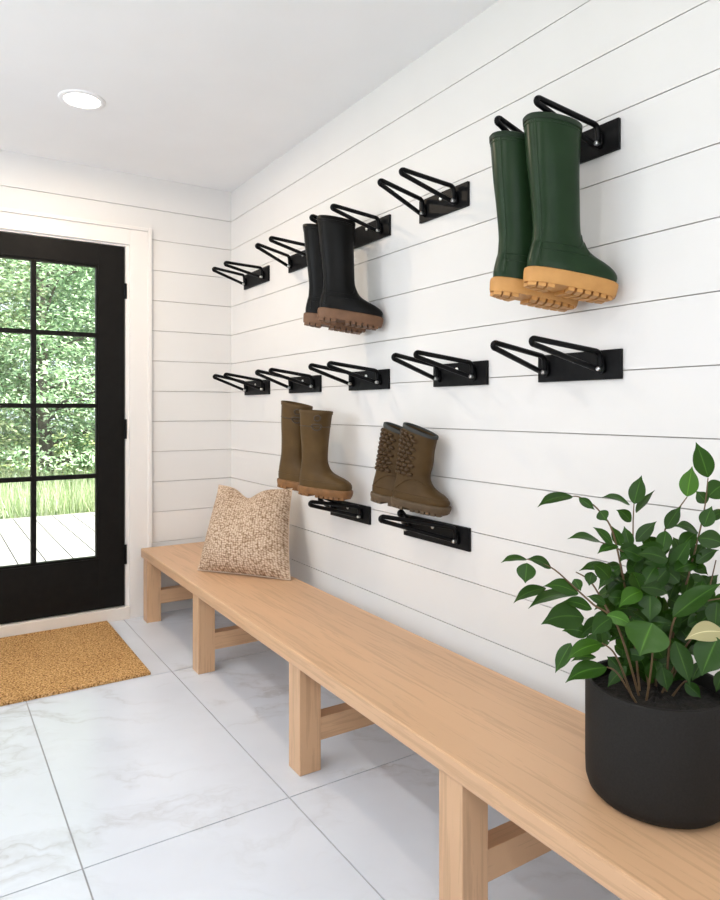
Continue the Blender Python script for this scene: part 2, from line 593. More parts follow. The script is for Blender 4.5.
# raised bead on the outer edge
mb.box(1.068, 1.089, cy - 0.012, YD + 0.001, 0.0, 2.231)
mb.box(-0.141, -0.120, cy - 0.012, YD + 0.001, 0.0, 2.231)
mb.box(-0.120, 1.068, cy - 0.012, YD + 0.001, 2.212, 2.231)
tag(mb.build('trim_1', M['trim'], bevel=0.002), kind='structure')
mb = MB()      # jamb lining
mb.box(DX1 - 0.020, DX1, YD - 0.002, YD + 0.13, 0.0, DZ)
mb.box(DX0, DX0 + 0.020, YD - 0.002, YD + 0.13, 0.0, DZ)
mb.box(DX0 + 0.02, DX1 - 0.02, YD - 0.002, YD + 0.13, DZ - 0.010, DZ)
tag(mb.build('trim_2', M['trim']), kind='structure')
mb = MB(); mb.box(DX0 + 0.001, DX1 - 0.001, YD - 0.022, YD + 0.125, 0.0, 0.068)
tag(mb.build('trim_3', M['sill'], bevel=0.003), kind='structure')

# unseen windows (left and rear) added for the daylight lamps: frames only
for k, (ax, p, a0, a1, z0, z1) in enumerate([('x', XL - 0.05, 0.5, 3.5, 1.05, 2.38), ('y', YB - 0.05, -1.7, 0.6, 0.95, 2.42)]):
    mb = MB()
    n = 3
    bars = [(a0, a0 + 0.05, z0, z1), (a1 - 0.05, a1, z0, z1), (a0, a1, z0, z0 + 0.05), (a0, a1, z1 - 0.05, z1)]
    for i in range(1, n):
        c = a0 + (a1 - a0) * i / n
        bars.append((c - 0.02, c + 0.02, z0 + .05, z1 - .05))
    for (q0, q1, w0, w1) in bars:
        if ax == 'x': mb.box(p - 0.025, p + 0.025, q0, q1, w0, w1)
        else: mb.box(q0, q1, p - 0.025, p + 0.025, w0, w1)
    tag(mb.build('window_%d' % (k + 1), M['trim']), kind='structure')

# ------------------------------------------------------------------ door
door = tag(empty('door_1', (0.476, YD + 0.02, 0.0)), kind='structure')
dy0, dy1 = YD + 0.006, YD + 0.051


def dpart(name, boxes, m, parent=door, bevel=0.0):
    mb = MB()
    for b in boxes: mb.box(*b)
    o = mb.build(name, m, bevel=bevel)
    o.parent = parent
    if parent is door:
        o.matrix_parent_inverse = Matrix.Translation(-Vector(door.location))
    return o


dx0, dx1, dzb, dzt = 0.004, 0.944, 0.074, 2.111
gx0, gx1, gz0, gz1 = 0.150, 0.803, 0.355, 1.994
dpart('stile', [(gx1, dx1, dy0, dy1, dzb, dzt)], M['door_paint'], bevel=0.0015)
dpart('stile', [(dx0, gx0, dy0, dy1, dzb, dzt)], M['door_paint'], bevel=0.0015)
dpart('top_rail', [(gx0, gx1, dy0, dy1, gz1, dzt)], M['door_paint'])
dpart('bottom_rail', [(gx0, gx1, dy0, dy1, dzb, gz0)], M['door_paint'])
e = 0.012
dpart('glazing_bead', [(gx0, gx0 + e, dy0 + 0.006, dy1 - 0.006, gz0, gz1), (gx1 - e, gx1, dy0 + 0.006, dy1 - 0.006, gz0, gz1),
                       (gx0 + e, gx1 - e, dy0 + 0.006, dy1 - 0.006, gz0, gz0 + e), (gx0 + e, gx1 - e, dy0 + 0.006, dy1 - 0.006, gz1 - e, gz1)], M['door_paint'])
mz = [0.818, 1.209, 1.603]
dpart('muntin', [(0.463, 0.489, dy0 + 0.004, dy1 - 0.004, gz0 + e, gz1 - e)], M['door_paint'])
for z in mz:
    dpart('muntin', [(gx0 + e, 0.463, dy0 + 0.005, dy1 - 0.005, z - 0.012, z + 0.012), (0.489, gx1 - e, dy0 + 0.005, dy1 - 0.005, z - 0.012, z + 0.012)], M['door_paint'])
zb = [gz0 + e] + mz + [gz1 - e]
for i in range(4):
    for (x0, x1) in ((gx0 + e, 0.463), (0.489, gx1 - e)):
        z0 = zb[i] + (0.012 if i else 0); z1 = zb[i + 1] - (0.012 if i < 3 else 0)
        dpart('glass_pane', [(x0, x1, dy0 + 0.020, dy0 + 0.025, z0, z1)], M['glass'])
for z0, z1 in ((1.822, 1.90), (1.026, 1.129), (0.315, 0.417)):
    h = dpart('hinge', [(0.940, 0.9485, dy0 - 0.009, dy0 - 0.0005, z0, z1)], M['steel'])
    mb = MB()
    mb.tube([(0.9465, dy0 - 0.010, z0 - 0.004), (0.9465, dy0 - 0.010, z1 + 0.004)], 0.0085, 12)
    k = mb.build('hinge_knuckle', M['steel'], h, 40)

# lever handle on the lock side (left stile, beyond the picture's edge)
hd = dpart('door_handle', [(0.062, 0.102, dy0 - 0.006, dy0, 0.95, 1.12)], M['steel'])
mb = MB(); mb.tube(rounded_path([(0.082, dy0 - 0.004, 1.04), (0.082, dy0 - 0.05, 1.04), (0.20, dy0 - 0.052, 1.04)], 0.015), 0.008, 10)
mb.build('lever', M['steel'], hd, 50)

# ------------------------------------------------------------------ ceiling downlight
def downlight(x, y, label, power):
    t = tag(empty('ceiling_downlight', (x, y, HC)), label, 'ceiling light', 'recessed ceiling downlights')
    mb = MB()
    prof = [(0.072, -0.001), (0.075, -0.006), (0.090, -0.007), (0.095, -0.004), (0.096, 0.0)]
    n = 48
    mb.rings([[(r * math.cos(2 * PI * k / n), r * math.sin(2 * PI * k / n), z) for k in range(n)] for r, z in prof], False, False)
    mb.build('trim_ring', M['ceiling'], t, 40)
    mb = MB()
    mb.rings([[(r * math.cos(2 * PI * k / n), r * math.sin(2 * PI * k / n), z) for k in range(n)] for r, z in ((0.074, -0.0012), (0.074, -0.0035), (0.05, -0.0045))])
    mb.build('diffuser', M['lamp'], t, 40)
    d = bpy.data.lights.new('downlight_glow', 'AREA')
    d.shape = 'DISK'; d.size = 0.14; d.energy = power; d.color = (1.0, 0.80, 0.58)
    o = bpy.data.objects.new('downlight_glow', d)
    COL.objects.link(o)
    o.location = (x, y, HC - 0.012)
    return t


downlight(0.566, 3.12, 'round white recessed downlight glowing in the ceiling before the door', 12.5)
for (x, y) in ((-0.55, -0.9), (-0.55, 0.7), (-0.55, 2.3)):  # added unseen lamps without fixtures, brightening floor, bench and ceiling from above
    d = bpy.data.lights.new('downlight_glow', 'AREA')
    d.shape = 'DISK'; d.size = 0.14; d.energy = 11.0; d.color = (1.0, 0.96, 0.91)
    o = bpy.data.objects.new('downlight_glow', d)
    COL.objects.link(o)
    o.location = (x, y, HC - 0.012)

# ------------------------------------------------------------------ bench
BT, BU = 0.400, 0.350            # top and underside of the seat slab
bx0, bx1, by0, by1 = 1.006, 1.446, -0.05, 3.895
bench = tag(empty('bench', (1.22, 1.9, 0)), 'long light oak bench on square legs along the white wall', 'bench')
inv = Matrix.Translation(-Vector(bench.location))


def bpart(name, b, m, bevel):
    mb = MB(); mb.box(*b)
    o = mb.build(name, m, bench, bevel=bevel)
    o.matrix_parent_inverse = inv
    return o


bpart('seat', (bx0, bx1, by0, by1, BU, BT), M['oak_top'], 0.006)
for (y0, y1) in ((3.792, 3.868), (2.932, 3.010), (1.940, 2.020), (1.146, 1.229), (0.18, 0.26)):
    bpart('leg', (1.014, 1.092, y0, y1, 0.0, BU), M['oak_leg'], 0.002)
    bpart('rear_post', (1.372, 1.440, y0, y0 + 0.062, 0.172, BU), M['oak_leg'], 0.002)
    bpart('stretcher', (1.092, W - 0.018, y0 + 0.004, y0 + 0.058, 0.096, 0.172), M['oak_rail'], 0.002)

bench.rotation_euler = (0, 0, -0.007)

# ------------------------------------------------------------------ door mat
mb = MB()
nx, ny = 60, 40
mx0, mx1, my0, my1 = -0.42, 0.842, 3.045, 3.915
mb.box(mx0, mx1, my0, my1, 0.0, 0.012)
mat_o = mb.build('door_mat', M['coir'], bevel=0.004)
tag(mat_o, 'tan coir doormat on the marble floor before the black door', 'doormat')
mb = MB()
b = 0.022
for q in ((mx0 + .002, mx1 - .002, my0 + .002, my0 + b), (mx0 + .002, mx1 - .002, my1 - b, my1 - .002), (mx1 - b, mx1 - .002, my0 + b, my1 - b), (mx0 + .002, mx0 + b, my0 + b, my1 - b)):
    mb.box(*q, 0.010, 0.0155)
mb.build('bound_edge', M['coir'], mat_o, bevel=0.002)

# ------------------------------------------------------------------ boot hooks
def hook(label, y0, y1, z0, z1, tipR, tipL, lenR=0.25, lenL=0.25, tz=0.020):
    """y0 is the near end (right in the picture)"""
    t = tag(empty('boot_hook', (W, (y0 + y1) / 2, (z0 + z1) / 2)), label, 'boot hook', 'black boot hooks on the shiplap wall')
    iv = Matrix.Translation(-Vector(t.location))
    mb = MB(); mb.box(W - 0.011, W, y0, y1, z0, z1)
    o = mb.build('plate', M['plate'], t, bevel=0.002); o.matrix_parent_inverse = iv
    xf = W - 0.011
    for yb, ty, ln in ((y0 + 0.058, tipR, lenR), (y1 - 0.037, tipL, lenL)):
        zb = z0 + 0.030
        zt = z1 - 0.006
        xt = W - ln
        r = 0.0080
        tipz = z1 + tz - r
        pts = [(xf - 0.010, yb - 0.001, zb)]
        # lower leg out to the tip, a tight bend, the upper leg back, then down to the tab
        lo = Vector((xt + 0.012, ty, tipz - 0.010)); up = Vector((xt + 0.012, ty, tipz + 0.010 - 0.004))
        path = [Vector((xf - 0.012, yb + 0.012, zb)), lo]
        c = (lo + up) / 2
        rr = (up - lo).length / 2
        for k in range(1, 8):
            a = PI * k / 8
            path.append(c + Vector((-math.sin(a) * rr * 1.3, 0, -math.cos(a) * rr)))
        path.append(up)
        back = rounded_path([up, Vector((xf - 0.013, yb, zt)), Vector((xf - 0.010, yb, zb + 0.006))], 0.016, 6)
        path += back[1:]
        mb = MB(); mb.tube(path, r, 12)
        p = mb.build('prong', M['steel'], t, 50); p.matrix_parent_inverse = iv
        # flattened tab the prong ends in
        mb = MB()
        poly = []
        n = 20
        for k in range(n):
            a = 2 * PI * k / n
            poly.append((yb + 0.0135 * math.cos(a), zb + (0.0135 * math.sin(a) if math.sin(a) < 0 else 0.034 * math.sin(a))))
        mb.rings([[(x, q[0], q[1]) for q in poly] for x in (xf + 0.001, xf - 0.010)])
        tb = mb.build('tab', M['steel'], p, 40)
        mb = MB()
        mb.rings([[(x, yb + q * math.cos(2 * PI * k / 14), zb - 0.001 + q * math.sin(2 * PI * k / 14)) for k in range(14)]
                  for x, q in ((xf - 0.008, 0.0062), (xf - 0.0215, 0.0062), (xf - 0.024, 0.004))])
        s = mb.build('bolt', M['screw'], p, 40); tag(s, 'bright metal bolt')
    ym = (y0 + y1) / 2 + 0.008
    mb = MB()
    mb.rings([[(x, ym + q * math.cos(2 * PI * k / 14), z1 - 0.024 + q * math.sin(2 * PI * k / 14)) for k in range(14)]
              for x, q in ((xf + 0.002, 0.0075), (xf - 0.003, 0.007), (xf - 0.005, 0.004))])
    s = mb.build('screw', M['screw'], t, 40); tag(s, 'bright metal screw'); s.matrix_parent_inverse = iv
    return t


TZ, MZ = (1.895, 1.980), (1.272, 1.354)
hook('black boot hook in the top row, nearest the corner, empty', 3.383, 3.724, *TZ, 3.412, 3.587, tz=-0.004)
hook('black boot hook in the top row, just left of the black boots, empty', 2.80, 3.139, *TZ, 2.848, 3.003, tz=0.007)
hook('black boot hook holding the pair of black boots', 2.232, 2.545, *TZ, 2.283, 2.454, tz=0.012)
hook('black boot hook in the top row between black boots and green boots, empty', 1.761, 2.035, *TZ, 1.826, 1.953, tz=0.016)
hook('black boot hook holding the pair of green boots', 1.156, 1.450, *TZ, 1.229, 1.374, tz=0.024)
hook('black boot hook in the middle row, nearest the corner', 3.377, 3.712, *MZ, 3.415, 3.576, tz=0.026)
hook('black boot hook in the middle row, second from the corner', 2.804, 3.134, *MZ, 2.851, 3.003, tz=0.0225)
hook('black boot hook in the middle row, above the smooth brown boots', 2.239, 2.545, *MZ, 2.309, 2.463, tz=0.0215)
hook('black boot hook in the middle row, above the bubble-textured brown boots', 1.667, 1.950, *MZ, 1.745, 1.869, tz=0.023)
hook('black boot hook in the middle row below the green boots, largest in view', 1.149, 1.442, *MZ, 1.246, 1.389, tz=0.0245)
hook('black boot hook in the lowest row under the smooth brown boots', 2.378, 2.705, 0.700, 0.777, 2.465, 2.58, 0.25, 0.14, 0.030)
hook('black boot hook in the lowest row under the bubble-textured brown boots', 1.754, 2.134, 0.697, 0.779, 1.948, 2.015, 0.25, 0.12, 0.036)

# ------------------------------------------------------------------ boots
def boot(label, group, loc, toe, pitch, roll, Lf, H, ts, mats, style, shaft=(0.0, 0.135, 0.05, 0.150, 0.057), slant=0.0, lean=0.0, wf=1.0, ank=0.122, fh=1.0):
    """local axes: x toe, y left, z up; origin under the heel's back"""
    q = (Matrix.Rotation(math.atan2(toe[1], toe[0]), 4, 'Z') @ Matrix.Rotation(pitch, 4, 'Y') @ Matrix.Rotation(roll, 4, 'X')).to_quaternion()
    root = tag(empty('rubber_boot', loc, q), label, 'boot', group)
    upper_m, sole_m, rim_m = mats
    xb_t, mid_xf, mid_b, top_xf, top_b = shaft
    kf = min(1.0, (Lf - ank - 0.024) / 0.108)
    rows = [(ts - 0.004, 0.004, Lf - 0.004, 0.044), (ts + 0.020, 0.000, Lf, 0.046), (ts + 0.036, 0.000, Lf - 0.010, 0.0455),
            (ts + 0.050, 0.001, Lf - 0.040 * kf, 0.044), (ts + 0.062, 0.002, Lf - 0.078 * kf, 0.0425), (ts + 0.076, 0.004, Lf - 0.108 * kf, 0.041),
            (ts + 0.100, 0.007, ank + 0.008, 0.040), (ts + 0.130, 0.009, ank + 0.001, 0.040)]
    rows = [(ts + (r[0] - ts) * (fh if r[0] > ts else 1), r[1], r[2], r[3]) for r in rows]
    zr = H - (ts + 0.13 * fh)
    rows += [(ts + 0.13 * fh + zr * 0.28, 0.006, ank + 0.002, 0.043), (ts + 0.13 * fh + zr * 0.6, xb_t, mid_xf, mid_b), (H, xb_t - 0.004, top_xf, top_b)]
    rows = [(a, b, c, d * wf) for a, b, c, d in rows]
    dense = [tuple(v) for v in [tuple(p) for p in _cat4(rows, 6)]]
    zz = np.array([d[0] for d in dense]); o_ = np.argsort(zz)
    zz = zz[o_]; arr = np.array(dense)[o_]

    def P(th, z, off=0.0):
        xb = np.interp(z, zz, arr[:, 1]); xf = np.interp(z, zz, arr[:, 2]); b = np.interp(z, zz, arr[:, 3])
        c, s = math.cos(th), math.sin(th)
        cx, a = (xb + xf) / 2, (xf - xb) / 2
        foot = max(0.0, min(1.0, (ts + 0.11 - z) / 0.09))
        ex = 0.86 - 0.08 * foot
        x = cx + (a + off) * math.copysign(abs(c) ** ex, c)
        y = (b + off) * math.copysign(abs(s) ** ex, s) * (1 + 0.10 * foot * c)
        k = max(0.0, (z - 0.55 * H) / (0.45 * H))
        zo = z + slant * (cx - x) * k
        x += lean * max(0, z - 0.12)
        return Vector((x, y, zo))

    n = 44
    th = [2 * PI * k / n for k in range(n)]
    mb = MB()
    zs = sorted(set([round(float(z), 5) for z in zz]))
    rings = [[P(t, z) for t in th] for z in zs]
    inner = [[P(t, z, -0.004) for t in th] for z in np.linspace(H, H * 0.62, 5)]
    mb.rings(rings + inner)
    up = mb.build('upper', upper_m, root, 50)
    # lining patch inside
    mb = MB()
    mb.rings([[P(t, z, -0.0055) for t in th] for z in np.linspace(H - 0.012, H * 0.64, 4)], False, True)
    mb.build('lining', M['lining'], root, 60)
    # rim band
    mb = MB()
    bw = 0.014 if style != 'bubble' else 0.012
    mb.rings([[P(t, H - bw, 0.000) for t in th], [P(t, H - bw, 0.0022) for t in th], [P(t, H - 0.001, 0.0024) for t in th],
              [P(t, H + 0.0012, 0.0004) for t in th], [P(t, H + 0.001, -0.0042) for t in th], [P(t, H - 0.006, -0.0056) for t in th]], False, False)
    mb.build('rim', rim_m, root, 60)

    # sole: midsole slab + tread
    mb = MB()
    tr = 0.010
    ins = 0.005 if style in ('green', 'black') else 0.0015
    def out(t, off): 
        p = P(t, ts + 0.012, off); return p
    def ring(z, off): return [Vector((out(t, off).x, out(t, off).y, z)) for t in th]
    mb.rings([ring(ts + 0.006, 0.002), ring(ts + 0.003, 0.0055), ring(ts - 0.006, 0.006), ring(tr + 0.006, 0.0035), ring(tr, 0.0015)])
    ol = ring(0, 0.004)

    def hw(x):
        ys_ = []
        for i in range(n):
            p, r = ol[i], ol[(i + 1) % n]
            if (p.x - x) * (r.x - x) <= 0 and abs(p.x - r.x) > 1e-9:
                ys_.append(p.y + (r.y - p.y) * (x - p.x) / (r.x - p.x))
        return (min(ys_), max(ys_)) if len(ys_) > 1 else (0, 0)
    # heel lugs
    def lug(xa, xb2, sk):
        l0, r0 = hw(xa); l1, r1 = hw(xb2)
        if r0 - l0 < 0.01 or r1 - l1 < 0.01: return
        m0, m1 = (l0 + r0) / 2, (l1 + r1) / 2
        g2 = 0.003
        mb.prism([(xa, l0 + ins), (xb2, l1 + ins), (xb2 + sk, m1 - g2), (xa + sk, m0 - g2)], 0.0, tr + 0.001)
        mb.prism([(xa + sk, m0 + g2), (xb2 + sk, m1 + g2), (xb2, r1 - ins), (xa, r0 - ins)], 0.0, tr + 0.001)
    hx = 0.30 * Lf
    k = 3
    for i in range(k):
        xa = 0.004 + (hx - 0.006) * i / k
        lug(xa, xa + (hx / k) * 0.74, 0.006)
    fx0, fx1 = 0.42 * Lf, Lf - 0.008
    k = 6
    for i in range(k):
        xa = fx0 + (fx1 - fx0) * i / k
        lug(xa, xa + (fx1 - fx0) / k * 0.72, 0.008 if i < k - 1 else -0.004)
    mb.build('sole', sole_m, root, 35)

    def strip(t, z0, z1, w, off, m, name):
        mbs = MB()
        zl = np.linspace(z0, z1, 24)
        a = [P(t - w, z, 0.0) for z in zl]; bq = [P(t - w * 0.6, z, off) for z in zl]
        cq = [P(t + w * 0.6, z, off) for z in zl]; dq = [P(t + w, z, 0.0) for z in zl]
        vs = a + bq + cq + dq
        nn = len(zl)
        fs = []
        for r in range(3):
            for i in range(nn - 1):
                fs.append((r * nn + i, r * nn + i + 1, (r + 1) * nn + i + 1, (r + 1) * nn + i))
        mbs.add(vs, fs)
        return mbs.build(name, m, root, 60)

    def hoop(z, w, off, m, name, t0=0, t1=2 * PI):
        mbs = MB()
        tl_ = [t0 + (t1 - t0) * k / 60 for k in range(61)]
        closed = abs(t1 - t0) > 6.2
        rr = [[P(t, z - w, 0.0), P(t, z - w * .5, off), P(t, z + w * .5, off), P(t, z + w, 0.0)] for t in tl_]
        vs = [p for r in rr for p in r]
        fs = []
        for i in range(60):
            for j in range(3):
                fs.append((i * 4 + j, i * 4 + j + 1, i * 4 + 4 + j + 1, i * 4 + 4 + j))
        mbs.add(vs, fs)
        return mbs.build(name, m, root, 60)

    if style in ('green', 'black'):
        for t in (math.radians(-143), math.radians(143)):
            strip(t, ts + 0.02, H - 0.014, 0.05, 0.0013, upper_m, 'back_seam')
        hoop(H - 0.022, 0.0016, 0.0012, upper_m, 'rim_bead')
        # ankle reinforcement ridges
        mbs = MB()
        for zc in (0.0, 0.018):
            pts = [P(math.radians(a), ts + 0.055 + zc + 0.075 * max(0, math.cos(math.radians(a - 20))) ** 1.5 * 0.9, 0.0006) for a in range(-150, -19, 6)]
            mbs.tube(pts, 0.0012, 6)
        mbs.build('ankle_ridge', upper_m, root, 60)
    if style == 'smooth':
        hoop(H - 0.066, 0.0018, 0.0018, M['olive_dark'], 'top_panel_seam')
        tc = math.radians(-62)
        def disc(cz, rz, wid, name, half=False):
            mbs = MB()
            pts = []
            for k in range(28):
                a = 2 * PI * k / 28
                sn = math.sin(a)
                if half and sn > 0: sn *= 0.35
                pts.append(P(tc + wid * math.cos(a), cz + rz * sn, 0.0035))
            mbs.tube(pts, 0.0030, 8, closed=True)
            o = mbs.build(name, M['olive_dark'], root, 60)
            return o
        disc(H - 0.030, 0.0115, 0.20, 'snap_ring')
        disc(H - 0.062, 0.019, 0.33, 'strap_loop', True)
        mbs = MB()
        ctr = P(tc, H - 0.030, 0.0028)
        pts = [P(tc + 0.14 * math.cos(2 * PI * k / 20), H - 0.030 + 0.008 * math.sin(2 * PI * k / 20), 0.0022) for k in range(20)]
        mbs.add(pts + [ctr], [(k, (k + 1) % 20, 20) for k in range(20)])
        mbs.build('snap', upper_m, root, 60)
        hoop(ts + 0.035, 0.0014, 0.0014, upper_m, 'foxing_line')
    if style == 'bubble':
        mbs = MB()
        rng = random.Random(5)
        z = H - 0.026
        row = 0
        while z > ts + 0.088:
            cols = 11
            for c in range(cols):
                t = math.radians(76 + (c + (0.5 if row % 2 else 0)) * 205 / cols)
                rt, rz = 0.150, 0.0074
                rr = []
                for lv, (sc, of) in enumerate(((1.0, -0.001), (0.95, 0.004), (0.70, 0.0072), (0.2, 0.0085))):
                    rr.append([P(t + rt * sc * math.cos(2 * PI * k / 10), z + rz * sc * math.sin(2 * PI * k / 10), of) for k in range(10)])
                mbs.rings(rr, False, True)
            z -= 0.0150
            row += 1
        mbs.build('bubble_panel', M['brown_dark'], root, 70)
        hoop(ts + 0.03, 0.0016, 0.0016, upper_m, 'foxing_line')
        mbs = MB()
        pts = [P(math.radians(a), ts + 0.034 + 0.05 * max(0, math.cos(math.radians(a + 75))) ** 2, 0.0006) for a in range(-150, -19, 6)]
        mbs.tube(pts, 0.0016, 6)
        mbs.build('ankle_ridge', upper_m, root, 60)
    return root


def _cat4(rows, per):
    out = []
    n = len(rows)
    R = [np.array(r) for r in rows]
    for i in range(n - 1):
        p0, p1, p2, p3 = R[max(i - 1, 0)], R[i], R[i + 1], R[min(i + 2, n - 1)]
        for k in range(per):
            t = k / per
            out.append(0.5 * ((2 * p1) + (p2 - p0) * t + (2 * p0 - 5 * p1 + 4 * p2 - p3) * t * t + (3 * p1 - p0 - 3 * p2 + p3) * t ** 3))
    out.append(R[-1])
    return out


gm = (M['green'], M['gum'], M['green_rim'])
tg = (0.908, -0.419)
sh_g = (0.0, 0.142, 0.050, 0.152, 0.053)
boot('tall dark green rubber boot with tan sole, nearer of its pair, full side showing', 'green boots on the top hook',
     (1.337, 1.275, 1.520), tg, 0.17, 0.0, 0.252, 0.443, 0.044, gm, 'green', shaft=sh_g, lean=-0.215, ank=0.138)
boot('tall dark green rubber boot with tan sole, half hidden behind its nearer mate', 'green boots on the top hook',
     (1.332, 1.398, 1.512), tg, 0.17, 0.0, 0.252, 0.443, 0.044, gm, 'green', shaft=sh_g, lean=-0.215, ank=0.138)
bk_ = (M['black'], M['dark_gum'], M['black'])
boot('tall black rubber boot with brown sole, nearer of its pair, hanging in front', 'black boots on the top hook',
     (1.328, 2.390, 1.552), (0.90, -0.43), 0.15, 0.0, 0.262, 0.412, 0.044, bk_, 'black', shaft=sh_g, lean=-0.20, ank=0.138, wf=0.95)
boot('tall black rubber boot with brown sole, mostly hidden behind its mate', 'black boots on the top hook',
     (1.328, 2.512, 1.546), (0.90, -0.43), 0.15, 0.0, 0.262, 0.412, 0.044, bk_, 'black', shaft=sh_g, lean=-0.20, ank=0.138, wf=0.95)
om = (M['olive'], M['amber_sole'], M['olive'])
ta = (0.5, -0.866)
sh_a = (0.0, 0.132, 0.05, 0.142, 0.055)
boot('smooth brown rubber boot showing its ring and strap badge, right of its pair', 'smooth brown boots above the lowest hook',
     (1.366, 2.615, 0.823), ta, 0.06, 0.0, 0.250, 0.365, 0.034, om, 'smooth', shaft=sh_a, lean=-0.03, ank=0.126)
boot('smooth brown rubber boot further left, partly behind its badge-showing mate', 'smooth brown boots above the lowest hook',
     (1.360, 2.812, 0.836), ta, 0.08, 0.0, 0.250, 0.385, 0.034, om, 'smooth', shaft=sh_a, slant=0.12, lean=0.0, ank=0.126)
bm_ = (M['brown'], M['brown_sole'], M['grey_trim'])
tb = (0.45, -0.893)
sh_b = (0.002, 0.130, 0.045, 0.130, 0.048)
boot('short brown boot with bubble-textured shaft, nearer of its pair, whole side visible', 'bubble-textured boots above the lowest hook',
     (1.445, 2.03, 0.836), tb, 0.12, 0.0, 0.222, 0.292, 0.030, bm_, 'bubble', shaft=sh_b, slant=0.26, lean=0.10, wf=0.95, ank=0.134, fh=0.80)
boot('short brown boot with bubble-textured shaft, behind and left of its mate', 'bubble-textured boots above the lowest hook',
     (1.461, 2.190, 0.836), tb, 0.12, 0.0, 0.222, 0.292, 0.030, bm_, 'bubble', shaft=sh_b, slant=0.26, lean=0.15, wf=0.95, ank=0.134, fh=0.80)

# ------------------------------------------------------------------ cushion
def cushion():
    BL, BR = Vector((1.113, 3.203, BT + 0.004)), Vector((1.405, 2.785, BT + 0.004))
    TR, TL = at(292, 489, 3.36), at(219, 485, 3.54)
    root = tag(empty('throw_pillow', tuple((BL + BR) / 2)), 'square woven beige pillow with dented top leaning on the bench corner', 'pillow')
    inv = Matrix.Translation(-Vector(root.location))
    nrm = (BR - BL).cross(TL - BL).normalized()
    if nrm.dot(Vector((-0.8, -0.6, 0))) < 0: nrm = -nrm
    n = 64

    def S(u, v, side):
        # u, v in 0..1
        p = BL.lerp(BR, u).lerp(TL.lerp(TR, u), v)
        a, b = 2 * u - 1, 2 * v - 1
        # edges curve inward between the corners
        c = (BL + BR + TL + TR) / 4
        inw = 0.065 * ((1 - a * a) * abs(b) ** 4 + (1 - b * b) * abs(a) ** 4)
        if b < -0.3: inw *= 0.25 if abs(b) > abs(a) else 1
        p = p + (c - p) * inw
        # the karate chop in the top edge
        d = math.exp(-((a - (-0.10)) / 0.34) ** 2)
        p = p + (BL - TL).normalized() * (0.052 * d * max(0, (v - 0.35) / 0.65) ** 1.6)
        prof = max(0.0, (1 - abs(a) ** 2.6) * (1 - abs(b) ** 2.6)) ** 0.55
        th = 0.105 * prof * (1 - 0.50 * d * max(0, (v - 0.30) / 0.70) ** 1.1)
        th *= (1.0 + 0.25 * (0.5 - v))
        p = p + nrm * side * ((th if side > 0 else th * 0.75) + 0.0005)
        p.z = max(p.z, BT + 0.0045)
        return p

    for side, name, m in ((1, 'front_cover', M['woven']), (-1, 'back_cover', M['linen'])):
        vs = [S(i / n, j / n, side) for j in range(n + 1) for i in range(n + 1)]
        fs = [(j * (n + 1) + i, j * (n + 1) + i + 1, (j + 1) * (n + 1) + i + 1, (j + 1) * (n + 1) + i) for j in range(n) for i in range(n)]
        me = bpy.data.meshes.new(name)
        me.from_pydata([tuple(v) for v in vs], [], fs)
        uvl = me.uv_layers.new(name='UVMap')
        for l in me.loops:
            i, j = l.vertex_index % (n + 1), l.vertex_index // (n + 1)
            uvl.data[l.index].uv = (i / n, j / n)
        me.shade_smooth()
        me.materials.append(m)
        o = bpy.data.objects.new(name, me)
        COL.objects.link(o)
        o.parent = root
        o.matrix_parent_inverse = inv
    mb = MB()
    loop = [S(i / n, 0, 0) for i in range(n)] + [S(1, j / n, 0) for j in range(n)] + [S(1 - i / n, 1, 0) for i in range(n)] + [S(0, 1 - j / n, 0) for j in range(n)]
    mb.tube(loop, 0.0030, 8, closed=True)
    o = mb.build('piping', M['piping'], root, 60)
    o.matrix_parent_inverse = inv


cushion()

# ------------------------------------------------------------------ potted plant
PC = Vector((1.262, 0.836, BT))
plant = tag(empty('potted_plant', tuple(PC)), 'leafy green plant in a round charcoal pot at the near end of the bench', 'potted plant')
pinv = Matrix.Translation(-PC)
n = 72
PR, PH = 0.1405, 0.230
prof = [(PR - 0.030, 0.0), (PR - 0.016, 0.004), (PR - 0.006, 0.014), (PR - 0.001, 0.030), (PR, 0.06), (PR, PH - 0.006), (PR - 0.002, PH - 0.001), (PR - 0.006, PH),
        (PR - 0.011, PH - 0.001), (PR - 0.013, PH - 0.006), (PR - 0.014, PH - 0.05)]
mb = MB()
mb.rings([[(PC.x + r * math.cos(2 * PI * k / n), PC.y + r * math.sin(2 * PI * k / n), PC.z + z) for k in range(n)] for r, z in prof])
o = mb.build('pot', M['pot'], plant, 50); o.matrix_parent_inverse = pinv
mb = MB()
rng = random.Random(3)
SZ = PC.z + PH - 0.030
rings = []
for i, r in enumerate(np.linspace(PR - 0.0135, 0.004, 14)):
    rings.append([(PC.x + r * math.cos(2 * PI * k / n), PC.y + r * math.sin(2 * PI * k / n), SZ + (rng.uniform(-0.003, 0.004) if i else 0) + 0.006 * (1 - r / PR)) for k in range(n)])
mb.rings(rings, False, True)
o = mb.build('soil', M['soil'], plant, 60); o.matrix_parent_inverse = pinv

